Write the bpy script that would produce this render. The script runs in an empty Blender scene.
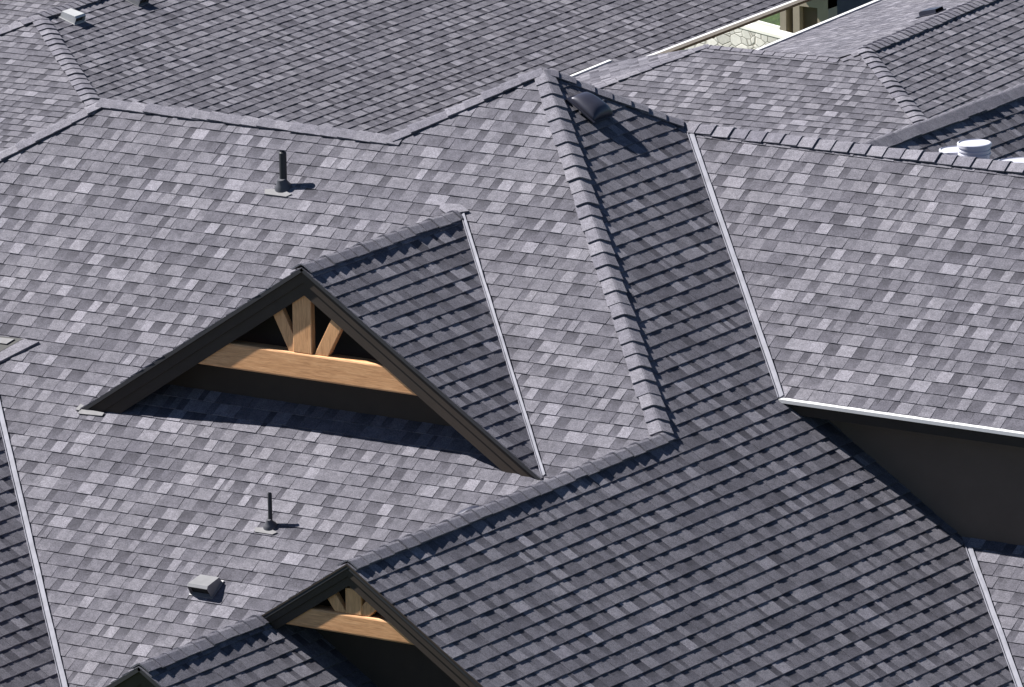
import bpy, math, random
from mathutils import Vector as V, Matrix
random.seed(7)
C = bpy.context.scene.collection
# ---------------------------------------------------------------- camera
CAM = V((43.0962315, -65.3140424, 16.745348)); YAW, PIT, ROLL, FPX = -0.588275634, 0.24254141, -0.0184275321, 8609.27561
_f = V((math.sin(YAW)*math.cos(PIT), math.cos(YAW)*math.cos(PIT), -math.sin(PIT)))
_r = V((math.cos(YAW), -math.sin(YAW), 0)); _u = _r.cross(_f)
_c, _s = math.cos(ROLL), math.sin(ROLL)
RR, UU, FF = _c*_r+_s*_u, -_s*_r+_c*_u, _f
def ray(u, v): return (RR*((u-512)/FPX) - UU*((v-343.5)/FPX) + FF).normalized()
def onp(u, v, P, n):
    """the point of the plane (P, n) seen at (u, v): used to read real positions off the photograph"""
    r = ray(u, v); P = V(P); n = V(n); return CAM + r*((P-CAM).dot(n)/r.dot(n))
def far(u, v, D): return CAM + ray(u, v)*D
cd = bpy.data.cameras.new('camera'); cam = bpy.data.objects.new('camera', cd); C.objects.link(cam)
cd.sensor_width = 36; cd.lens = FPX*36/1024; cd.clip_start = 1; cd.clip_end = 3000
cam.matrix_world = Matrix(((RR.x, UU.x, -FF.x, CAM.x), (RR.y, UU.y, -FF.y, CAM.y), (RR.z, UU.z, -FF.z, CAM.z), (0, 0, 0, 1)))
bpy.context.scene.camera = cam

# ---------------------------------------------------------------- materials
def nodes(name):
    m = bpy.data.materials.new(name); m.use_nodes = True; nt = m.node_tree
    return m, nt, nt.nodes['Principled BSDF']
def link(nt, a, b): nt.links.new(a, b)
def ramp(nt, fac, stops):
    r = nt.nodes.new('ShaderNodeValToRGB'); link(nt, fac, r.inputs[0]); el = r.color_ramp.elements
    while len(el) > 1: el.remove(el[-1])
    el[0].position, el[0].color = stops[0][0], (*stops[0][1], 1)
    for p_, c_ in stops[1:]:
        e = el.new(p_); e.color = (*c_, 1)
    return r.outputs[0]
def noise(nt, scale, detail=3, rough=.6, vec=None, dist=0):
    n = nt.nodes.new('ShaderNodeTexNoise'); n.inputs['Scale'].default_value = scale; n.inputs['Detail'].default_value = detail
    n.inputs['Roughness'].default_value = rough; n.inputs['Distortion'].default_value = dist
    if vec is None:
        t = nt.nodes.new('ShaderNodeTexCoord'); vec = t.outputs['Object']
    link(nt, vec, n.inputs['Vector']); return n.outputs['Fac']
def mul(nt, a, b, fac=1.0):
    m = nt.nodes.new('ShaderNodeMix'); m.data_type = 'RGBA'; m.blend_type = 'MULTIPLY'; m.inputs[0].default_value = fac
    link(nt, a, m.inputs[6]); link(nt, b, m.inputs[7]); return m.outputs[2]
def bump(nt, bs, h, st, dist):
    b = nt.nodes.new('ShaderNodeBump'); b.inputs['Strength'].default_value = st; b.inputs['Distance'].default_value = dist
    link(nt, h, b.inputs['Height']); link(nt, b.outputs[0], bs.inputs['Normal'])
G = lambda g, t=(.985, .962, 1.14): (g*t[0], g*t[1], g*t[2])
def shingle_mat(name, k=1.0, contrast=1.0):
    m, nt, bs = nodes(name)
    a = nt.nodes.new('ShaderNodeAttribute'); a.attribute_name = 'tone'
    q = lambda g: G(k*(.1*((g/.1)**contrast)), (.995, .958, 1.10+.14*max(0, 1-g/.14)))
    col = ramp(nt, a.outputs['Fac'], [(0, q(.050)), (.3, q(.082)), (.6, q(.119)), (.85, q(.153)), (1, q(.186))])
    f1 = ramp(nt, noise(nt, 95, 2, .8), [(.3, G(.56, (1, 1, 1))), (.7, G(1.44, (1, 1, 1)))])
    f2 = ramp(nt, noise(nt, 17, 4, .65), [(.32, G(.80, (1, 1, 1))), (.68, (1.19, 1.18, 1.17))])
    f3 = ramp(nt, noise(nt, .9, 3, .5), [(.3, (.93, .93, .945)), (.7, (1.06, 1.055, 1.045))])
    c = mul(nt, mul(nt, mul(nt, col, f1), f2), f3)
    link(nt, c, bs.inputs['Base Color']); bs.inputs['Roughness'].default_value = .92; bs.inputs['Specular IOR Level'].default_value = .25
    bump(nt, bs, noise(nt, 130, 2, .8), .7, .006)
    return m
def plain(name, col, rough=.6, metal=0, var=.08, sc=3, bs_=0.0, bsc=40, spec=.4):
    m, nt, bs = nodes(name)
    g = nt.nodes.new('ShaderNodeRGB'); g.outputs[0].default_value = (*col, 1)
    v = ramp(nt, noise(nt, sc, 5, .6), [(.25, (1-var,)*3), (.75, (1+var,)*3)])
    link(nt, mul(nt, g.outputs[0], v), bs.inputs['Base Color']); bs.inputs['Roughness'].default_value = rough; bs.inputs['Metallic'].default_value = metal
    bs.inputs['Specular IOR Level'].default_value = spec
    if bs_: bump(nt, bs, noise(nt, bsc, 4, .6), bs_, .003)
    return m
def wood_mat(name, axis):
    m, nt, bs = nodes(name)
    t = nt.nodes.new('ShaderNodeTexCoord'); mp = nt.nodes.new('ShaderNodeMapping'); link(nt, t.outputs['Object'], mp.inputs['Vector'])
    mp.inputs['Scale'].default_value = (1.2, 8, 16) if axis == 'x' else (16, 8, 1.2)
    n = noise(nt, 3.2, 6, .65, mp.outputs[0], 1.4)
    col = ramp(nt, n, [(.25, (.42, .195, .078)), (.5, (.64, .33, .145)), (.75, (.79, .45, .22))])
    n2 = ramp(nt, noise(nt, 9, 3, .6, mp.outputs[0]), [(.35, (.86, .84, .82)), (.6, (1.04, 1.04, 1.04))])
    link(nt, mul(nt, col, n2), bs.inputs['Base Color']); bs.inputs['Roughness'].default_value = .6
    bump(nt, bs, n, .3, .003); return m
M = {}
M['shingle'] = shingle_mat('shingle')
M['shingle_far'] = shingle_mat('shingle_far', .98, 1.0)
M['cap'] = shingle_mat('cap_shingle', 1.30, .5)
M['deck'] = plain('deck', (.03, .03, .033), .9)
M['trim'] = plain('dark_trim', (.048, .036, .028), .65, 0, .10, 6, .08, 60, .2)
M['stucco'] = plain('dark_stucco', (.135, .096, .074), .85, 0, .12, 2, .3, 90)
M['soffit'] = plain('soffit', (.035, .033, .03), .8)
M['wood_x'] = wood_mat('wood_beam', 'x'); M['wood_z'] = wood_mat('wood_post', 'z')
M['white'] = plain('white_metal', (.60, .59, .59), .45, 0, .05, 5)
M['flash'] = plain('valley_metal', (.175, .175, .205), .65, 0, .22, 7, 0, 40, .15)
M['pipe'] = plain('black_pipe', (.018, .018, .022), .5)
M['boot'] = plain('grey_boot', (.06, .06, .07), .5, .1, .1, 20)
M['pale'] = plain('pale_metal', (.17, .165, .17), .7, 0, .15, 15, 0, 40, .2)
M['vent_grey'] = plain('vent_grey', (.21, .208, .215), .5, .2, .12, 12)
M['vent_dark'] = plain('vent_dark', (.038, .038, .055), .42, .2, .1, 12)
M['vent_white'] = plain('vent_white', (.42, .42, .42), .6, 0, .1, 12)
M['plastic'] = plain('white_plastic', (.46, .46, .52), .4, 0, .03, 8)
M['tan'] = plain('tan_stucco', (.48, .40, .31), .85, 0, .1, 3)
M['brown'] = plain('brown_panel', (.16, .12, .09), .7)
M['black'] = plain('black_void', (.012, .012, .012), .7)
M['side_shade'] = plain('shaded_side_wall', (.10, .10, .125), .8, 0, .12, 3)  # beige house's side wall, its shade put into the dark blue colour
M['concrete'] = plain('white_concrete', (.62, .61, .56), .8, 0, .06, 2)

def grass_mat():
    m, nt, bs = nodes('grass')
    c = ramp(nt, noise(nt, 6, 6, .7), [(.3, (.016, .034, .004)), (.7, (.052, .10, .012))])
    c2 = ramp(nt, noise(nt, .12, 3, .5), [(.35, (.8, .8, .8)), (.65, (1.2, 1.15, 1))])
    link(nt, mul(nt, c, c2), bs.inputs['Base Color']); bs.inputs['Roughness'].default_value = .95
    bump(nt, bs, noise(nt, 14, 4, .7), .8, .08); return m
def stone_mat():
    m, nt, bs = nodes('stone')
    t = nt.nodes.new('ShaderNodeTexCoord'); mp = nt.nodes.new('ShaderNodeMapping'); link(nt, t.outputs['Object'], mp.inputs['Vector'])
    mp.inputs['Scale'].default_value = (4.2, 4.2, 6.5)
    vo = nt.nodes.new('ShaderNodeTexVoronoi'); vo.feature = 'DISTANCE_TO_EDGE'; link(nt, mp.outputs[0], vo.inputs['Vector']); vo.inputs['Scale'].default_value = 1.0
    v2 = nt.nodes.new('ShaderNodeTexVoronoi'); link(nt, mp.outputs[0], v2.inputs['Vector']); v2.inputs['Scale'].default_value = 1.0
    sep = nt.nodes.new('ShaderNodeSeparateColor'); link(nt, v2.outputs['Color'], sep.inputs[0])
    c = ramp(nt, sep.outputs[0], [(0, (.36, .35, .32)), (.5, (.48, .47, .43)), (1, (.60, .58, .54))])
    j = ramp(nt, vo.outputs['Distance'], [(.0, (.45, .43, .40)), (.05, (1, 1, 1))])
    n = ramp(nt, noise(nt, 12, 4), [(.3, (.85, .85, .85)), (.7, (1.08, 1.08, 1.08))])
    link(nt, mul(nt, mul(nt, c, j), n), bs.inputs['Base Color']); bs.inputs['Roughness'].default_value = .9
    bump(nt, bs, j, .6, .03); return m
M['grass'] = grass_mat(); M['stone'] = stone_mat()

# ---------------------------------------------------------------- mesh helpers
BASE = {}; OFF = V((0, 0, 0)); SH = V((-.07, 0, 0))
def root(name, loc, label, cat, group=None):
    o = bpy.data.objects.new(name, None); C.objects.link(o); o.location = loc; BASE[o.name] = V(loc)
    o['label'] = label; o['category'] = cat
    if group: o['group'] = group
    return o
class MB:
    def __init__(s): s.v = []; s.f = []; s.t = []; s.m = []
    def poly(s, pts, tone=.5, mi=0):
        b = len(s.v); s.v += [tuple(p) for p in pts]; s.t += [tone]*len(pts); s.f.append(tuple(range(b, b+len(pts)))); s.m.append(mi)
    def prism(s, top, bot, tone=.5, mi=0, bottom=True):
        n = len(top); b = len(s.v); s.v += [tuple(p) for p in top]+[tuple(p) for p in bot]; s.t += [tone]*(2*n)
        s.f.append(tuple(range(b, b+n))); s.m.append(mi)
        if bottom: s.f.append(tuple(b+n+i for i in reversed(range(n)))); s.m.append(mi)
        for i in range(n):
            j = (i+1) % n; s.f.append((b+i, b+n+i, b+n+j, b+j)); s.m.append(mi)
    def box(s, c, ax, ay, az, mi=0):
        c, ax, ay, az = V(c), V(ax), V(ay), V(az)
        t = [c+a*ax+b*ay+az for a, b in ((-1, -1), (1, -1), (1, 1), (-1, 1))]; s.prism(t, [q-2*az for q in t], .5, mi)
    def aabb(s, x0, x1, y0, y1, z0, z1, mi=0):
        s.box(((x0+x1)/2, (y0+y1)/2, (z0+z1)/2), ((x1-x0)/2, 0, 0), (0, (y1-y0)/2, 0), (0, 0, (z1-z0)/2), mi)
    def xz(s, pts, y0, y1, mi=0):
        s.prism([(x, y0, z) for x, z in pts], [(x, y1, z) for x, z in pts], .5, mi)
    def lathe(s, P, ax, prof, n=20, mi=0, caps=True):
        ax = V(ax).normalized(); a = ax.orthogonal().normalized(); b = ax.cross(a); P = V(P); base = len(s.v)
        for h, r in prof:
            for i in range(n):
                t = 2*math.pi*i/n; s.v.append(tuple(P+ax*h+(a*math.cos(t)+b*math.sin(t))*r)); s.t.append(.5)
        for k in range(len(prof)-1):
            for i in range(n):
                j = (i+1) % n; s.f.append((base+k*n+i, base+k*n+j, base+(k+1)*n+j, base+(k+1)*n+i)); s.m.append(mi)
        if caps:
            s.f.append(tuple(base+i for i in reversed(range(n)))); s.m.append(mi)
            s.f.append(tuple(base+(len(prof)-1)*n+i for i in range(n))); s.m.append(mi)
    def build(s, name, mats, parent=None, label=None, smooth=False, bevel=0):
        if not isinstance(mats, (list, tuple)): mats = [mats]
        b = V((0, 0, 0)); q = parent
        while q is not None:
            if q.name in BASE: b = BASE[q.name]
            q = q.parent
        b = b-OFF
        me = bpy.data.meshes.new(name); me.from_pydata([(x-b.x, y-b.y, z-b.z) for x, y, z in s.v], [], s.f)
        for m in mats: me.materials.append(m)
        me.polygons.foreach_set('material_index', s.m)
        at = me.attributes.new('tone', 'FLOAT', 'POINT'); at.data.foreach_set('value', s.t)
        if smooth: me.polygons.foreach_set('use_smooth', [True]*len(s.f))
        me.update(); o = bpy.data.objects.new(name, me); C.objects.link(o)
        if parent: o.parent = parent
        if label: o['label'] = label
        if bevel:
            md = o.modifiers.new('bevel', 'BEVEL'); md.width = bevel; md.segments = 2; md.limit_method = 'ANGLE'
        if smooth:
            md = o.modifiers.new('split', 'EDGE_SPLIT'); md.split_angle = math.radians(35)
        return o

# ---------------------------------------------------------------- shingles
def frame(n):
    N = V(n).normalized(); W = (V((0, 0, 1))-N*N.z).normalized(); U = W.cross(N); return U, W, N
def clip(poly, ax, val, keep_ge):
    out = []
    for i in range(len(poly)):
        a, b = poly[i-1], poly[i]; ia = (a[ax] >= val) == keep_ge; ib = (b[ax] >= val) == keep_ge
        if ia != ib:
            t = (val-a[ax])/(b[ax]-a[ax]); out.append((a[0]+t*(b[0]-a[0]), a[1]+t*(b[1]-a[1])))
        if ib: out.append(b)
    return out
def slope(parent, P0, n, xy, E=.143, mat='shingle', label=None, tw=1.0, lift=1.0, name='roof_slope', thick=.03):
    """one roof plane laid with courses of laminated shingles; xy = its outline in plan"""
    P0 = V(P0); n = V(n)
    pts = [V((x, y, P0.z-(n.x*(x-P0.x)+n.y*(y-P0.y))/n.z)) for x, y in xy]
    U, W, N = frame(n); mb = MB()
    pl = [((q-P0).dot(U), (q-P0).dot(W)) for q in pts]
    ar = sum(pl[i-1][0]*pl[i][1]-pl[i][0]*pl[i-1][1] for i in range(len(pl)))
    if ar < 0: pl.reverse()
    mb.prism([P0+U*a+W*b-N*.004 for a, b in pl], [P0+U*a+W*b-N*(.004+thick) for a, b in pl], .3, 1)
    w0 = min(q[1] for q in pl); w1 = max(q[1] for q in pl); k = math.floor(w0/E)
    while k*E < w1:
        wa = k*E; k += 1; jw = random.uniform(-.0015, .0015)
        strip = clip(clip(pl, 1, wa+jw, True), 1, wa+E+.018, False)
        if len(strip) < 3: continue
        ua = min(q[0] for q in strip); ub = max(q[0] for q in strip)
        u = ua-random.uniform(0, .3); tooth = random.random() < .5; run = .0
        prev = .5
        while u < ub:
            wd = (random.choice((.09, .12, .14, .16, .19, .22))+random.uniform(-.02, .02) if tooth else random.choice((.06, .09, .11, .14, .17))+random.uniform(-.015, .02))*tw*.86
            cell = clip(clip(strip, 0, u, True), 0, u+wd, False) if u+wd > ua else []
            if len(cell) >= 3:
                r = random.random()
                if tooth: tone = random.uniform(.45, .72) if r < .58 else (random.uniform(.72, 1.0) if r < .84 else random.uniform(.25, .45))
                else: tone = random.uniform(.26, .50) if r < .66 else (random.uniform(.10, .26) if r < .80 else random.uniform(.5, .72))
                ex = (.0030 if tooth else 0)+random.uniform(-.0006, .0010)
                cu = random.uniform(0, .002) if tooth else 0
                du = random.uniform(-.004, .004)
                def hh(q): t = (q[1]-wa)/E; return (.0020+(.0064+cu)*(1-t)+ex*(1 if t < .9 else .4))*lift
                top = [P0+U*(a+du*((b-wa)/E))+W*b+N*hh((a, b)) for a, b in cell]; bot = [P0+U*a+W*b-N*.002 for a, b in cell]
                mb.prism(top, bot, tone, 0, False)
                if not tooth and random.random() < .75:            # the granule band printed across the head of each cut-out
                    n_ = len(cell); mb.t[-2*n_:-n_] = [tone-(.34 if (b-wa)/E > .5 else -.03) for a, b in cell]
            u += wd; tooth = not tooth
            if random.random() < .07: tooth = not tooth
    return mb.build(name, [M[mat], M['deck']], parent, label)
def caps(parent, P, Q, n1, n2, e=.186, w=.105, mat='cap', lift=1.0, label=None, name='ridge_cap'):
    """bent cap shingles laid from P to Q, each butt facing P; n1, n2 = the two roof planes"""
    P, Q = V(P), V(Q); d = (Q-P).normalized(); L = (Q-P).length; mb = MB(); n1, n2 = V(n1).normalized(), V(n2).normalized()
    up = (n1+n2).normalized()
    if up.z < 0: up = -up
    wings = []
    for a, o in ((n1, n2), (n2, n1)):
        s_ = a.cross(d).normalized()
        if s_.dot(o) > 0: s_ = -s_
        if a.dot(o) > .9999: pass
        wings.append((s_, a))
    # wings must point away from each other, downhill
    if wings[0][0].dot(wings[1][0]) > 0: wings[1] = (-wings[1][0], wings[1][1])
    n = int(L/e)+1
    for i in range(n):
        s0 = i*e+random.uniform(-.006, .006); s1 = min(s0+e*1.45, L+.02)
        if s1-s0 < .05: continue
        tone = random.choice((random.uniform(.35, .6), random.uniform(.6, 1.0))); skew = random.uniform(-.006, .006); lf = lift*random.uniform(.85, 1.2)
        ws = w*random.uniform(.96, 1.04); th = .007*lift
        def sec(s, h, ww):
            c = P+d*s; (a, na), (b, nb) = wings
            t_ = h+.002; return [c+a*(ww+skew)+na*t_, c+a*.012+na*h*1.02+up*.001, c+up*(h*.98), c+b*.012+nb*h*1.02+up*.001, c+b*(ww-skew)+nb*t_]
        A = sec(s0, .034*lf, ws); B = sec(s1, .0145*lf, ws*.93)
        A2 = sec(s0, .034*lf-th-.007, ws); B2 = sec(s1, .006*lf, ws*.93)
        b = len(mb.v); mb.v += [tuple(q) for q in A+B+A2+B2]; mb.t += [tone]*20
        for k in range(4):
            for f in ((b+k, b+k+1, b+5+k+1, b+5+k), (b+10+k, b+15+k, b+15+k+1, b+10+k+1), (b+k, b+10+k, b+10+k+1, b+k+1), (b+5+k, b+5+k+1, b+15+k+1, b+15+k)):
                mb.f.append(f); mb.m.append(0)
        for f in ((b, b+5, b+15, b+10), (b+4, b+14, b+19, b+9)): mb.f.append(f); mb.m.append(0)
    return mb.build(name, [M[mat]], parent, label)
def valley(parent, P, Q, na, nb, wa=.056, wb=.016, h=.024):
    """folded valley metal from P down to Q; wa = width up the plane na, wb = up nb"""
    P, Q = V(P), V(Q); d = (Q-P).normalized(); na, nb = V(na).normalized(), V(nb).normalized(); mb = MB()
    sa = na.cross(d).normalized(); sb = nb.cross(d).normalized()
    if sa.z < 0: sa = -sa
    if sb.z < 0: sb = -sb
    L = (Q-P).length; n = max(1, int(L/.3)); rows = []
    for i in range(n+1):
        c = P+d*(L*i/n); j = random.uniform(-.003, .003); k = random.uniform(-.002, .003)
        rows.append([c+sb*wb+nb*(h+k), c+(na+nb).normalized()*(h*.55), c+sa*(wa*.55+j)+na*(h*.9+k), c+sa*(wa+j)+na*(h+.001)])
    for i in range(n):
        for k in range(3):
            a, b, c_, e = rows[i][k], rows[i][k+1], rows[i+1][k+1], rows[i+1][k]
            o = (na if k else nb)*.012
            mb.prism([a, b, c_, e], [a-o, b-o, c_-o, e-o])
    return mb.build('valley_flashing', M['flash'], parent)

# ---------------------------------------------------------------- the main house
p = 0.648134507
L1, L2, L4 = 3.516, .948, .915
nA, nR, nL, nK = (0, -p, 1), (p, 0, 1), (-p, 0, 1), (0, p, 1)      # front, right, left, back facing planes
O3 = (0, 0, 0)
house = root('house', (2, -1, -9), 'large dark stucco house under the grey shingled hip roof with two timber gables', 'house')
YC = L2-2.6561353; ZC = -p*(L2+2.6561353)                          # eave of the right wing
slope(house, O3, nA, [(-.07, 0), (-1.10, -L4), (-4.46, -L4), (-9, -5.48), (-9, -9), (-1.97, -9), (3.446, -3.516)], label='wide pale grey front slope around the dormer')
OFF = SH
slope(house, O3, nR, [(0, 0), (3.516, -3.516), (3.516, -8.42), (10.5, -8.42), (10.5, -6.60), (5.32, -1.42), (3.3, -1.42), (L2, L2)], label='long dark slope facing right with bold shingle shadows')
slope(house, (L2, L2, -p*L2), nA, [(L2, L2), (3.604, -1.708), (16, -1.708), (16, L2)], label='pale front slope of the right wing above the white eave')
slope(house, (5.42, -1.512, -3.513), nA, [(5.32, -1.42), (16, -1.42), (16, -7), (10.9, -7)], label='low front slope below the dark wall')
slope(house, O3, nL, [(0, 0), (-1.10, -L4), (-3.5, 1.46), (-3.5, 3.5)])
slope(house, O3, nK, [(0, 0), (-3.5, 3.5), (16, 3.5), (16, L2), (L2, L2)])
OFF = V((0, 0, 0))
slope(house, (-4.46, -L4, -p*L4), nK, [(-1.10, -L4), (-4.46, -L4), (-8, 2.6), (-4.64, 2.6)])
slope(house, (-4.46, -L4, -p*L4), nL, [(-4.46, -L4), (-9, -5.48), (-9, 3.6)])
zA = -p*L4
E_ = .004
OFF = SH
caps(house, (3.50, -3.50, -p*3.50), (0.03, -.03, -p*.03), nA, nR, label='long front hip cap running down from the roof peak')
caps(house, (.93, .93, -p*.93), (0.03, .03, -p*.03), nR, nK)
caps(house, (-1.10, -L4, zA), (-.02, -.02, -p*.02), nA, nL)
caps(house, (16, L2, -p*L2), (L2-.06, L2, -p*L2), nA, nK, w=.12)
OFF = V((0, 0, 0))
caps(house, (-4.50, -L4, zA), (-1.05, -L4, zA), nA, nK)
caps(house, (-9, -5.48, -p*5.48), (-4.46, -L4, zA), nA, nL)
OFF = SH
caps(house, (3.516, -8.41, -p*L1), (3.516, -3.44, -p*L1), nR, nL)
valley(house, (L2+.06, L2-.06, -p*(L2+.06)), (3.604, -1.708, ZC), nA, nR)
valley(house, (5.44, -1.53, -p*5.44), (10.3, -6.39, -p*10.3), nA, nR)
# walls under the right wing and round the block
YW = -1.42
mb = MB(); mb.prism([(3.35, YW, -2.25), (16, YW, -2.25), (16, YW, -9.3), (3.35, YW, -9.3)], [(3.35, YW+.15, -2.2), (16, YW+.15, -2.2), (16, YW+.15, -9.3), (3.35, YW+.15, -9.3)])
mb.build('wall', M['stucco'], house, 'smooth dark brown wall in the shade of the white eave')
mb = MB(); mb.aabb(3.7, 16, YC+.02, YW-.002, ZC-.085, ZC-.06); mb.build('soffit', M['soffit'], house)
mb = MB(); mb.aabb(3.66, 16, YC+.012, YC+.035, ZC-.13, ZC-.02); mb.build('fascia', M['trim'], house)
mb = MB()
for i in range(7):   # drip metal in lengths
    x0 = 3.62+i*1.83; mb.box((x0+.913, YC-.012, ZC-.010), (.914, 0, 0), (0, .020, -.001), (0, .0, .016))
    mb.box((x0+.915, YC+.02, ZC+.014+.004), (.915, 0, 0), V((0, 1, p)).normalized()*.03, V((0, -p, 1)).normalized()*.002)
mb.build('drip_edge', M['white'], house, 'white metal drip edge along the right wing')
mb = MB(); mb.poly([(3.54, YC-.02, ZC+.012), (3.80, YC+.02, ZC-.015), (3.70, YC+.10, ZC+.02), (3.56, YC+.09, ZC+.045)]); mb.poly([(3.80, YC-.03, ZC-.01), (3.58, YC-.03, ZC-.035), (3.56, YC+.02, ZC-.04), (3.80, YC+.01, ZC-.05)]); mb.build('kickout_flashing', M['black'], house)
mb = MB(); mb.aabb(-8.5, -3.2, -8.3, 2.8, -9.3, -6.2); mb.aabb(-4, 15.8, -1.2, 3.1, -9.3, -3.0); mb.aabb(3.2, 10.2, -8.05, -1.2, -9.3, -6.6); mb.aabb(-3.2, 3.2, -7.0, -1.2, -9.3, -5.0)
mb.build('wall', M['stucco'], house)

OFF = V((0, 0, 0))
def gable(xd, yF, zd, hl, hr, clipL, clipR, yWall, wallpoly, xl, xr, beam, post, struts, nested=None, beamx=None, ob=.125, ib=.12):
    """front gable on the house: wall > rake boards, beam, post, struts"""
    wm = MB(); wm.xz(wallpoly, yWall, yWall+.12)
    w = wm.build('gable_wall', M['trim'], house)
    for side, s_ in ((-1, hl), (1, hr)):
        cl = clipL if side < 0 else clipR
        def line(off):                                             # from the ridge to where the board is cut off
            return [(xd, zd-off), cl(off)]
        for nm, o0, o1, y0, y1 in (('rake_board', .012, .012+ob, yF, yF+.012), ('frieze_board', .012+ob, .012+ob+ib, yF+.012, yF+.024)):
            a, b = line(o0), line(o1); m = MB()
            pts = [a[0], a[1], b[1], b[0]]
            if side > 0: pts.reverse()
            m.xz(pts, y0, y1); bo = m.build(nm, M['trim'], w)
        a, b = line(.045), line(.07); m = MB(); m.xz([a[0], a[1], b[1], b[0]], yF+.1765, yWall-.001); m.build('soffit', M['soffit'], w)
        m = MB(); a, b = line(-.004), line(.013); m.xz([a[0], a[1], b[1], b[0]], yF-.012, yF+.02); m.build('drip_edge', M['trim'], w)
    if beam:
        z0, z1 = beam; m = MB(); m.xz([(xd-beamx[0], z1), (xd-beamx[1], z0), (xd+beamx[1], z0), (xd+beamx[0], z1)], yF+.026, yF+.176); m.build('beam', M['wood_x'], w, 'pale timber beam across the gable', bevel=.018)
        x0, x1, zt = post; m = MB(); m.aabb(x0, x1, yF+.034, yF+.10, z1, zt); m.build('king_post', M['wood_z'], w, bevel=.008)
        for (ta, tb, wd) in struts:
            ta, tb = onp(*ta, (0, yF+.05, 0), (0, 1, 0))-OFF, onp(*tb, (0, yF+.05, 0), (0, 1, 0))-OFF; xa, za, xb = ta.x, ta.z, tb.x; zb = z1
            ta = V((xa, 0, za)); tb = V((xb, 0, zb)); ta = ta+(ta-tb).normalized()*.06; xa, za = ta.x, ta.z
            d = V((xb-xa, 0, zb-za)); L = d.length; d.normalize(); q = V((d.z, 0, -d.x)); m = MB()
            # the foot is cut level on the beam
            c0 = V((xa, yF+.155, za)); hw = q*wd/2
            f = lambda P: P+d*((zb-P.z)/d.z)
            t = [c0-hw, c0+hw, f(c0+hw), f(c0-hw)]
            m.prism([(v.x, yF+.042, v.z) for v in t], [(v.x, yF+.10, v.z) for v in t]); m.build('strut', M['wood_z'], w, bevel=.006)
    return w
# dormer
xd, yD, zD = .032, -4.102, -1.028; zf = p*yD
sl, sr = (zD-zf)/2.517, (zD-zf)/2.535
cL = lambda off: (xd-(zD-off-zf)/sl, zf-.004)
cR = lambda off: (xd+(zD-off-zf)/sr, zf-.004)
yDw = -3.73; zw = p*yDw
dw = gable(xd, yD, zD, sl, sr, cL, cR, yDw, [(xd, zD-.08), (xd-(zD-zw)/sl+.06, zw-.02), (xd+(zD-zw)/sr-.06, zw-.02)], -1.3, 1.3,
           (-2.075, -1.835), (-.120, .085, -1.24), [((277, 309.5), (295.5, 351), .12), ((338, 321), (321.5, 354), .13)], beamx=(1.10, 1.42), ob=.13, ib=.12)
nDR, nDL = (sr, 0, 1), (-sl, 0, 1); yB = zD/p
slope(house, (xd, yD, zD), nDR, [(xd, yB), (xd, yD-.02), (xd+2.535, yD-.02), (xd+2.535, yD)], label='dark right slope of the dormer')
slope(house, (xd, yD, zD), nDL, [(xd, yB), (xd, yD-.02), (xd-2.517, yD-.02), (xd-2.517, yD)])
caps(house, (xd, yD-.02, zD), (xd, yB-.02, zD), nDR, nDL, w=.11, label='ridge cap of the dormer')
valley(house, (xd+.05, yB-.05, zD-.03), (xd+2.51, yD+.02, zf+.01), nA, nDR, wa=.040, wb=.012)
mb = MB(); U_, W_, N_ = frame(nA)
Pf = V((xd-2.517, yD, zf)); mb.prism([Pf+U_*a+W_*b+N_*.02 for a, b in ((.02, -.065), (.28, -.05), (.28, -.01), (0.0, .0))], [Pf+U_*a+W_*b+N_*.012 for a, b in ((.02, -.065), (.28, -.05), (.28, -.01), (0, 0))])
mb.prism([Pf+U_*a+W_*b+N_*.026 for a, b in ((-.03, -.03), (.01, -.03), (.03, .03), (-.02, .05))], [Pf+U_*a+W_*b+N_*.012 for a, b in ((-.03, -.03), (.01, -.03), (.03, .03), (-.02, .05))])
mb.build('step_flashing', M['pale'], house, 'bent pale flashing at the left foot of the dormer')
mb = MB()
Pf = V((xd, yB, zD)); mb.prism([Pf+U_*a+W_*b+N_*h for a, b, h in ((-.20, -.02, .03), (-.05, -.10, .055), (.12, .0, .03), (-.02, .07, .024), (-.22, .05, .026))], [Pf+U_*a+W_*b+N_*.014 for a, b in ((-.20, -.02), (-.05, -.10), (.12, .0), (-.02, .07), (-.22, .05))], .8)
mb.build('ridge_end_flashing', M['cap'], house)
# lower twin gables: the tall one (ridge at x = L1) and the short one nested at its left foot
OFF = SH
xg, yG, zG = L1, -8.412, -p*L1
x3, z3, y3 = 2.605, -p*L1-p*(L1-2.605), -10.13
def cutL(off):                                                     # left boards are cut on the nested roof
    x = (z3+p*x3-(zG-off)+p*xg)/(2*p); return (x, z3-p*(x-x3)+.002)
cutR = lambda off: (xg+5.0, zG-off-p*5.0)
gable(xg, yG, zG, p, p, cutL, cutR, -8.0, [(xg, zG-.05), (2.55, z3-.08), (2.55, -9.3), (10.2, -9.3), (10.2, zG-.05-p*(10.2-xg))], 2.8, 4.4,
      (-2.905, -2.725), (3.462, 3.625, -2.50), [((333, 598), (341.5, 617.5), .10), ((371, 606), (362, 622), .115)], beamx=(.55, .83), ob=.095, ib=.085)
slope(house, (xg, yG, zG), nL, [(xg, -3.516), (xg, yG-.01), (x3, yG-.01), (x3, y3-.02), (-1.5, y3-.02), (-1.5, -8.53)])
slope(house, (x3, y3, z3), nR, [(x3, -7.9), (x3, y3-.02), (9.5, y3-.02), (9.5, -7.9)], label='dark right slope of the lowest gable, half in shadow')
caps(house, (x3, y3-.02, z3), (x3, yG+.02, z3), nR, nL)
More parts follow.
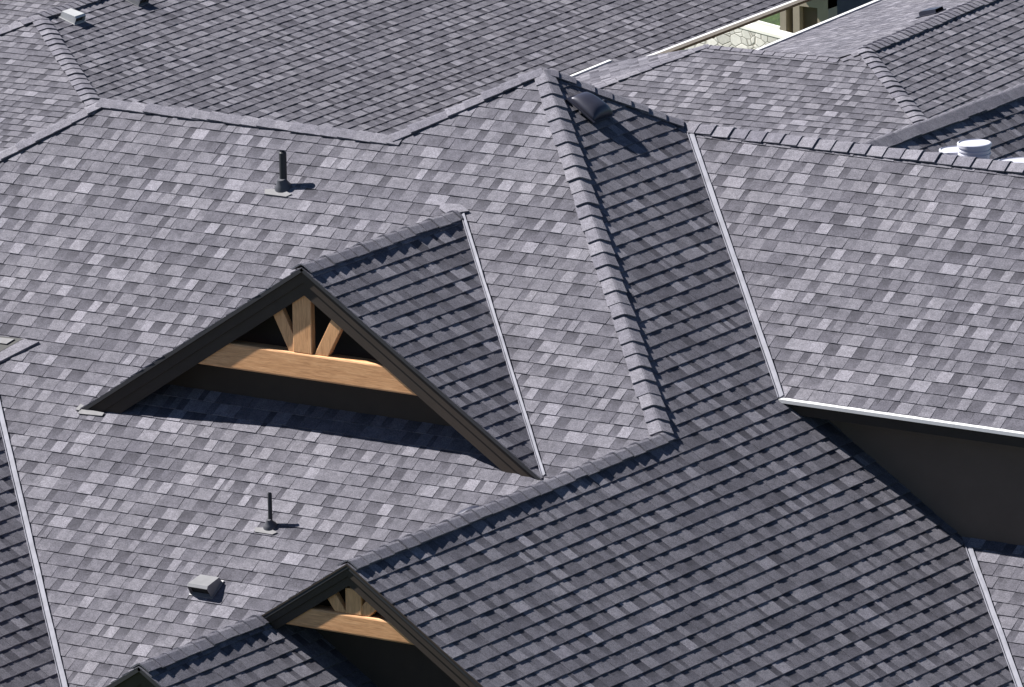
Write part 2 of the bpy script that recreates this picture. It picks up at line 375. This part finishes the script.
c3L = lambda off: (x3-4.0, z3-off-p*4.0); c3R = lambda off: (x3+6, z3-off-p*6)
gable(x3, y3, z3, p, p, c3L, c3R, y3+.37, [(x3, z3-.05), (x3-4, z3-.05-p*4), (x3-4, -9.3), (x3+6, -9.3), (x3+6, z3-.05-p*6)], 0, 0, None, None, [], ob=.14, ib=.12)
# lower left wing
OFF = V((0, 0, 0))
LV0 = V((-3.455, -4.128, p*-4.128)); LV1 = V((-.775, -6.80, p*-6.80)); dv = (LV1-LV0).normalized()
nLL = V((0, 1, 0)).cross(dv); nLL = nLL if nLL.z > 0 else -nLL; nLL = nLL/nLL.z
nLLl = V((-nLL.x, 0, 1))
a0 = LV0-dv*2.4; a1 = LV0+dv*6.5
slope(house, LV0, nLL, [(a0.x, a0.y), (a1.x, a1.y), (a0.x, a1.y)], label='dark slope at the lower left corner')
slope(house, a0, nLLl, [(a0.x, a0.y), (a0.x, a1.y), (a0.x-3.3, a1.y), (a0.x-3.3, a0.y-3.3)])
caps(house, (a0.x, a1.y, a0.z), a0, nLL, nLLl)
valley(house, a0, a1, nA, nLL, wa=.060, wb=.014)
# small saddle ridge at the left edge
def slab(px, h0, h1, mat, name, tone=.6):
    q = [onp(u, v, O3, nA) for u, v in px]; m = MB(); m.prism([a+V(N_)*h1 for a in q], [a+V(N_)*h0 for a in q], tone); return m.build(name, M[mat], house)
slab(((22, 341.5), (40, 343.5), (-20, 374), (-20, 364)), .005, .028, 'cap', 'saddle_cap', .8)
slab(((24, 341), (-20, 336), (-20, 366)), 0, .030, 'black', 'saddle_opening')  # flat black sheet, the shade of a small opening put into its colour
slab(((16, 342), (-14, 339), (-14, 344), (8, 347)), .031, .042, 'pale', 'saddle_flashing')
# rear wing behind the right wing
T = far(870, 143, 87); T2 = V((T.x, T.y+14, T.z))
slope(house, T, nR, [(T.x, T.y-1.5), (T.x+5.5, T.y-1.5), (T.x+5.5, T.y+14), (T.x, T.y+14)], label='dark slope of the rear wing')
slope(house, T, nL, [(T.x, T.y-1.5), (T.x-3.5, T.y-1.5), (T.x-3.5, T.y+14), (T.x, T.y+14)])
caps(house, T2, (T.x, T.y-1.5, T.z), nR, nL, w=.145)
mb = MB(); mb.prism([(T.x-3.2, T.y-1.3, T.z-2.3), (T.x, T.y-1.3, T.z-.1), (T.x+5.2, T.y-1.3, T.z-3.5), (T.x+5.2, T.y-1.3, -10), (T.x-3.2, T.y-1.3, -10)], [(T.x-3.2, T.y+13.8, T.z-2.3), (T.x, T.y+13.8, T.z-.1), (T.x+5.2, T.y+13.8, T.z-3.5), (T.x+5.2, T.y+13.8, -10), (T.x-3.2, T.y+13.8, -10)]); mb.build('wall', M['stucco'], house)
mb = MB(); mb.aabb(3.0, 6.0, 2.5, T.y-1.4, -9.8, -3.0); mb.build('wall', M['stucco'], house)

# vents
def pipe_vent(u, v, r, h, sc, label):
    P = onp(u, v, O3, nA); m = MB(); m.lathe(P, (0, 0, 1), [(.0, r), (h-.01, r), (h, r*.8), (h-.02, r*.78)], 18)
    o = m.build('vent_pipe', M['pipe'], house, label, smooth=True)
    m = MB(); m.lathe(P+N_*.0, N_*.55+V((0, 0, .45)), [(-.05, .115*sc), (.02, .095*sc), (.055*sc, .072*sc), (.10*sc, r*1.25), (.115*sc, r*1.1)], 18); m.build('boot', M['boot'], o, smooth=True)
    m = MB(); q = [(-.16, -.14), (.12, -.14), (.17, -.09), (.07, -.06), (.05, .04), (-.05, .04), (-.08, -.05), (-.20, -.07)]
    m.prism([P+U_*a*sc+W_*b*sc+N_*.020 for a, b in q], [P+U_*a*sc+W_*b*sc for a, b in q]); m.build('base_flashing', M['pale'], o)
pipe_vent(283.5, 188, .036, .345, .85, 'thick black vent pipe near the upper ridge')
pipe_vent(270.5, 527, .020, .315, .68, 'thin black vent pipe below the dormer')
def hood(parent, P, n, wd, ln, h0, h1, mat, dome, label=None, flange=True, scale=1):
    U, W, N = frame(n); P = V(P); m = MB(); nu, nw = (28, 20) if dome else (12, 8); g = []
    for j in range(nw+1):
        t = j/nw; row = []
        for i in range(nu+1):
            s = -1+2*i/nu
            if dome: tt = 2*t-1; hh = h0*math.sqrt(max(0, 1-abs(s)**2.6))*math.sqrt(max(0, 1-abs(tt)**3.2))*(1-.25*t); x = s*wd/2*(1-.22*t*t); ln_ = ln
            else:
                sp = max(-1, min(1, s*1.12)); hh = (h0+(h1-h0)*t)*(1 if abs(sp) < 1 else .02); x = sp*wd/2*(1-.06*t)
                if j == 0: hh *= .80
            row.append(P+U*x+W*(t-.5)*ln+N*(hh+.016))
        g.append(row)
    b = len(m.v)
    for row in g:
        for q in row: m.v.append(tuple(q)); m.t.append(.5)
    for j in range(nw):
        for i in range(nu):
            a = b+j*(nu+1)+i; m.f.append((a, a+1, a+nu+2, a+nu+1)); m.m.append(0)
    # dark throat set back under the hood, and the back wall
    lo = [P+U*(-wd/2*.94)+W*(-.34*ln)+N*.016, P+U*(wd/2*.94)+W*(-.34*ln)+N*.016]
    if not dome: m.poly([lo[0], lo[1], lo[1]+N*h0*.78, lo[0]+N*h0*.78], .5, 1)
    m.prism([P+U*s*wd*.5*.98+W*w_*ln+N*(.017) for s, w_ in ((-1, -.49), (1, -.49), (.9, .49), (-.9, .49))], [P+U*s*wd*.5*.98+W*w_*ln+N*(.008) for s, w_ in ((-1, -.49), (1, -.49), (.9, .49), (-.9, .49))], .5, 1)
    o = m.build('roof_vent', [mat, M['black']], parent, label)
    if dome: o.data.polygons.foreach_set('use_smooth', [len(f.vertices) == 4 and f.material_index == 0 for f in o.data.polygons])
    md = o.modifiers.new('solid', 'SOLIDIFY'); md.thickness = .004
    fl_ = .05 if flange else .012
    m = MB(); q = [(-.5*wd-fl_, -.5*ln-fl_*.8), (.5*wd+fl_, -.5*ln-fl_*.8), (.5*wd+fl_, .5*ln+.012), (-.5*wd-fl_, .5*ln+.012)]
    m.prism([P+U*a+W*b_+N*.0175 for a, b_ in q], [P+U*a+W*b_+N*.006 for a, b_ in q]); m.build('flange', mat, o)
    return o
hood(house, onp(207, 589, O3, nA), nA, .23, .20, .13, .05, M['vent_grey'], False, 'small grey box vent low on the front slope', flange=False)
hood(house, onp(590, 108, O3, nR), nR, .33, .34, .100, .05, M['vent_dark'], True, 'dark domed vent close to the roof peak', flange=False)
hood(house, (3.28, -6.28, -p*L1-p*(L1-3.28)), nL, .28, .26, .125, .09, M['vent_dark'], True, 'grey vent peeping over the gable ridge')
hood(house, (-.50, -.20, -p*.50), nL, .24, .24, .12, .06, M['pipe'], True, 'dark vent peeping over the upper left hip')

# pails behind the right ridge
def pail(x, y, r, h, label, n=24):
    z = -p*y+.05; o = root('pail', (x, y, z), label, 'bucket', 'white pails on the roof behind the right ridge')
    m = MB(); m.lathe((x, y, z-.09*0), (0, 0, 1), [(-.08, r*.88), (.02, r*.89), (h*.70, r*.95), (h*.70, r*1.02), (h*.74, r*1.02), (h*.74, r*.96), (h*.80, r*.965), (h*.80, r*1.02), (h*.84, r*1.02), (h*.84, r*.97), (h-.022, r*.98)], n)
    m.build('pail_body', M['plastic'], o, smooth=True)
    m = MB(); m.lathe((x, y, z), (0, 0, 1), [(h-.035, r*1.06), (h-.004, r*1.07), (h, r*1.05), (h+.004, r*.98), (h-.006, r*.95)], n); m.build('lid', M['plastic'], o, smooth=True)
pail(3.63, 1.60, .150, .37, 'tallest white lidded pail showing above the right ridge')
pail(3.34, 1.73, .135, .335, 'white pail lid just left of the tallest pail')
pail(3.95, 1.84, .19, .33, 'widest white pail lid at the right edge, barely over the ridge')

# ---------------------------------------------------------------- house at the upper left
def rotv(a, d=0): a = math.radians(a); return V((math.cos(a), math.sin(a), 0)), V((-math.sin(a), math.cos(a), 0))
X1, Y1 = rotv(3.0)
T = far(38, 16, 123); base = V((T.x+2, T.y+6, -12.9))
fl = root('house', base, 'neighbouring house at the upper left with a long lilac grey slope and white gutter', 'house')
nF = V(tuple(-.38*(-Y1)*-1))+V((0, 0, 1)); nF = V((0, 0, 1))-Y1*.38
hb = onp(95, 106, T, nF); dh = (hb-T).normalized(); nRt = dh.cross(Y1); nRt = nRt/nRt.z
hb2 = T+dh*4.2
e0 = onp(660, 52, T, nRt); e1 = e0+Y1*9; e2 = e0-Y1*((e0-hb2).dot(Y1))
def downto(P, n, k): return P
hlx = onp(0, 31, T, nF); dl = (hlx-T).normalized(); hl2 = T+dl*4
xy = lambda *a: [(q.x, q.y) for q in a]
rb = T+Y1*17
eR = e0+Y1*9; 
slope(fl, T, nRt, xy(T, hb2+dh*2.6, e0-Y1*9.5, eR, rb), mat='shingle_far', E=.15, lift=1.25, tw=1.2, label='long slope facing right with the white gutter')
slope(fl, T, nF, xy(T, hl2, hl2-Y1*3.5, hb2-Y1*1.0+X1*1.5, hb2+dh*1.2), mat='shingle_far', lift=1.25, tw=1.2)
nLt = dl.cross(Y1); nLt = nLt/nLt.z
slope(fl, T, nLt, xy(T, hl2, hl2+Y1*16, rb), mat='shingle_far', lift=1.2)
caps(fl, hb2+dh*2.4, T, nF, nRt, w=.125, e=.165, lift=1.1)
caps(fl, hl2, T, nF, nLt, w=.15, lift=1.2)
caps(fl, T, rb, nRt, nLt, w=.14, e=.15, lift=1.2)
def gut(parent, a, b, side, hgt=.05, dep=.05, mat='white', name='gutter'):
    a, b = V(a), V(b); d = (b-a); m = MB(); s = V(side).normalized()*dep
    m.prism([a, b, b+s, a+s], [q-V((0, 0, hgt)) for q in (a, b, b+s, a+s)]); return m.build(name, M[mat], parent)
ea, eb = e0-Y1*9.5, eR
gut(fl, ea+V((0, 0, .02)), eb+V((0, 0, .02)), X1, .05, .06)
gut(fl, ea-V((0, 0, .045)), eb-V((0, 0, .045)), X1, .05, -.03, 'trim', 'fascia')
mb = MB(); c0 = T-V((0, 0, 1.4)); w0 = [c0+X1*a+Y1*b for a, b in ((-3, -1.5), (3.2, -1.5), (3.2, 4.5), (-3, 4.5))]; mb.prism(w0, [V((q.x, q.y, -13.5)) for q in w0]); mb.build('wall', M['tan'], fl)
hood(fl, onp(72, 20, T, nRt), nRt, .27, .26, .11, .09, M['vent_white'], False, 'pale box vent under the ridge', flange=False)
hood(fl, onp(136, 2, T, nRt), nRt, .27, .26, .11, .09, M['vent_grey'], False, flange=False)
# roof beyond it
T = far(20, -22, 150); fb = root('house', (T.x, T.y, -14), 'grey roof of a farther house in the top left corner', 'house')
slope(fb, T, (0, -.38, 1), [(T.x-4, T.y), (T.x+4, T.y), (T.x+5, T.y-5), (T.x-4, T.y-5)], mat='shingle_far', lift=1.2)
slope(fb, T, (0, .38, 1), [(T.x-4, T.y), (T.x+4, T.y), (T.x+4, T.y+4), (T.x-4, T.y+4)], mat='shingle_far')
caps(fb, (T.x+4, T.y, T.z), (T.x-4, T.y, T.z), (0, -.38, 1), (0, .38, 1))
mb = MB(); mb.aabb(T.x-3.6, T.x+3.6, T.y-4.4, T.y+3.6, -14.5, T.z-1.9); mb.build('wall', M['tan'], fb)

# ---------------------------------------------------------------- house at the upper right
X2, Y2 = rotv(4.5)
T = far(864, 50, 120); fr = root('house', (T.x, T.y, -12.9), 'low pitched grey roofed house behind the right wing, pale on its left side', 'house')
nF = V((0, 0, 1))-Y2*.38
hb = onp(917, 117, T, nF); dh = (hb-T).normalized(); nRt = dh.cross(Y2); nRt = nRt/nRt.z; hb2 = T+dh*4.0
v1 = onp(840, 60, T, nF); v0 = onp(708, 46, T, nF); v2 = onp(596, 88.5, T, nF); v3 = v2+(v2-v0)*.5
rb = T+Y2*16
slope(fr, T, nF, xy(T, v1, v0, v3, v3+X2*4.5-Y2*.8, hb2-Y2*.4, hb2), mat='shingle', lift=1.2, tw=1.15, label='grey front slope between the ridges')
slope(fr, T, nRt, xy(T, hb2, hb2+X2*1.4, hb2+X2*1.4+Y2*16, rb), mat='shingle', lift=1.3, tw=1.1)
qL = .30
nLf = V((0, 0, 1))-X2*qL
# pale left slope: from the ridge to the white gutter, lower end meeting the cross ridge
g0 = onp(775, 45, T, nLf); wL = (T-g0).dot(X2)
gA = T-X2*wL; gA = V((gA.x, gA.y, T.z-qL*wL)); sA = g0.dot(Y2)-T.dot(Y2)
slope(fr, T, nLf, xy(T, v1, v1-X2*(wL-(T-v1).dot(X2))*.02+Y2*.0, gA+Y2*(sA-1.5), gA+Y2*16, rb), mat='shingle_far', lift=.4, label='pale left slope catching the sun')
gut(fr, gA+Y2*(sA-1.5)+V((0, 0, .03)), gA+Y2*16+V((0, 0, .03)), -X2, .08, .06)
k0 = onp(575, 77, v0, V((0, 0, 1))-X2*.28); nS = (v2-v0).cross(k0-v0); nS = nS/nS.z
k1 = onp(612, 62, v0, nS); kA = k0-(k1-k0)*1.5
slope(fr, v0, nS, xy(v0, k1, kA, v3), mat='shingle_far', lift=.4, label='narrow pale slope with a white edge')
gut(fr, kA+V((0, 0, .03)), k1+V((0, 0, .03)), -X2, .06, .05)
nBk = V((0, 0, 1))+Y2*.38
slope(fr, v0, nBk, xy(v0, v1, v1+Y2*3, v0+Y2*3), mat='shingle')
caps(fr, hb2, T, nF, nRt, w=.115, e=.155, lift=1.1)
caps(fr, T+Y2*.1, rb, nRt, nLf, w=.14, e=.15, lift=1.1)
caps(fr, v1, T, nF, nLf, w=.09, e=.17, lift=.6)
caps(fr, v1, v0, nF, nBk, w=.09, e=.17, lift=.6)
caps(fr, v3, v0, nF, nS, w=.07, e=.17, lift=.9)
mb = MB(); c0 = T-V((0, 0, 1.5)); w0 = [c0+X2*a+Y2*b for a, b in ((-3.2, .6), (3.0, .6), (3.0, 15), (-3.2, 15))]; mb.prism(w0, [V((q.x, q.y, -13.5)) for q in w0]); mb.build('wall', M['tan'], fr)
hood(fr, onp(680, 55, v0, nS), (0, 0, 1), .27, .27, .07, .05, M['vent_dark'], False, 'dark vent on the narrow pale slope')
hood(fr, onp(932, 14, T, nLf), nLf, .27, .27, .07, .05, M['vent_dark'], False, 'dark vent on the broad pale slope')

# ---------------------------------------------------------------- beyond: stone wall, lawn and beige house
Pb = far(828, 20, 146); yb, xb = Pb.y, Pb.x
X = lambda u: onp(u, 20, (0, yb, 0), (0, 1, 0)).x
Z = lambda u, v: onp(u, v, (0, yb, 0), (0, 1, 0)).z
bh = root('house', (xb, yb, -13.7), 'beige stucco house with narrow dark openings beyond the stone wall', 'house')
zb, zt = -14.0, Z(800, -40)
mb = MB()
mb.aabb(X(817.5), xb, yb, yb+.3, zb, zt); mb.aabb(X(793), X(799.5), yb, yb+.3, zb, zt); mb.aabb(X(780), X(786), yb, yb+.3, zb, zt)
mb.aabb(X(780), xb, yb+.001, yb+.3, Z(808, 7), zt)
mb.build('wall', M['tan'], bh)
mb = MB(); mb.aabb(X(799.5), X(817.5), yb+.12, yb+.2, zb, Z(808, 7)); mb.build('shutter', M['brown'], bh)
mb = MB(); mb.aabb(X(786), X(793), yb+.25, yb+.3, zb, Z(790, 7)); mb.build('doorway', M['black'], bh)
mb = MB(); mb.aabb(xb-.3, xb-.002, yb+.302, yb+9, zb, zt); mb.build('wall', M['side_shade'], bh, 'side wall coloured dark blue for the shade it lies in')
mb = MB(); mb.prism([(X(775), yb-.4, zt), (xb+.5, yb-.4, zt), (xb+.5, yb+9, zt+1.5), (X(775), yb+9, zt+1.5)], [(X(775), yb-.4, zt-.15), (xb+.5, yb-.4, zt-.15), (xb+.5, yb+9, zt+1.35), (X(775), yb+9, zt+1.35)]); mb.build('roof', M['shingle_far'], bh)
P0 = far(745, 27, 142); zs = P0.z; Ps = onp(690, 13, P0, (0, 0, 1)); Pe = onp(815, 45.5, P0, (0, 0, 1))
dS = (Pe-Ps).normalized(); nS = V((dS.y, -dS.x, 0)); Lw = (Pe-Ps).length; c = (Ps+Pe)/2
sw = root('garden_wall', (Ps.x, Ps.y, -13.7), 'low white stone wall with a pale cap beside the lawn', 'wall'); sw['kind'] = 'thing'
mb = MB(); mb.box((c.x, c.y, (zs-14.4)/2), dS*(Lw/2), nS*.12, (0, 0, (zs+14.4)/2)); mb.build('wall_face', M['stone'], sw)
mb = MB(); mb.box((c.x, c.y, zs+.035), dS*(Lw/2+.05), nS*.13, (0, 0, .034)); mb.build('cap_stone', M['concrete'], sw, bevel=.01)
Qs, Qe = onp(744, 17, (0, 0, -13.6), (0, 0, 1)), onp(781, 27, (0, 0, -13.6), (0, 0, 1)); dq = (Qe-Qs).normalized()
mb = MB(); c2 = (Qs+Qe)/2; mb.box((c2.x, c2.y, -13.70), dq*((Qe-Qs).length/2), V((dq.y, -dq.x, 0))*.03, (0, 0, .1)); mb.build('kerb', M['concrete'], sw)

# ---------------------------------------------------------------- ground: one sheet stepping down the hill
def gz(x, y):
    t = max(0, min(1, (y-8)/50)); return -9.0-4.75*(t*t*(3-2*t))*1.0-max(0, y-58)*.01
mb = MB(); ys = [-400, -120, -60, -30, 0, 8]+[8+i*5 for i in range(1, 11)]+[75, 100, 150, 250, 450, 900]; xs = [-900, -300, -120, -60, -40, -20, 0, 20, 60, 150, 500]
b = 0
for y in ys:
    for x in xs: mb.v.append((x, y, gz(x, y))); mb.t.append(.5)
for j in range(len(ys)-1):
    for i in range(len(xs)-1):
        a = j*len(xs)+i; mb.f.append((a, a+1, a+len(xs)+1, a+len(xs))); mb.m.append(0)
g = mb.build('ground', M['grass']); g['kind'] = 'structure'

# ---------------------------------------------------------------- light
sd = V((-1, -.17, 1.01)).normalized()
sl_ = bpy.data.lights.new('sun', 'SUN'); so = bpy.data.objects.new('sun', sl_); C.objects.link(so)
sl_.energy = 5; sl_.angle = math.radians(.5); sl_.color = (1, .975, .94)
so.rotation_euler = sd.to_track_quat('Z', 'Y').to_euler(); so.location = (0, 0, 60)
w = bpy.data.worlds.new('World'); bpy.context.scene.world = w; w.use_nodes = True; nt = w.node_tree
sky = nt.nodes.new('ShaderNodeTexSky'); sky.sky_type = 'NISHITA'; sky.sun_disc = False
sky.sun_elevation = math.asin(sd.z); sky.sun_rotation = math.atan2(sd.x, sd.y); sky.altitude = 2500; sky.air_density = .7; sky.dust_density = .2; sky.ozone_density = 2.5
bg = nt.nodes['Background']; bg.inputs['Strength'].default_value = .05; nt.links.new(sky.outputs[0], bg.inputs[0])
sc = bpy.context.scene; sc.view_settings.view_transform = 'Standard'; sc.view_settings.look = 'None'; sc.view_settings.exposure = 1.27; sc.view_settings.gamma = 1
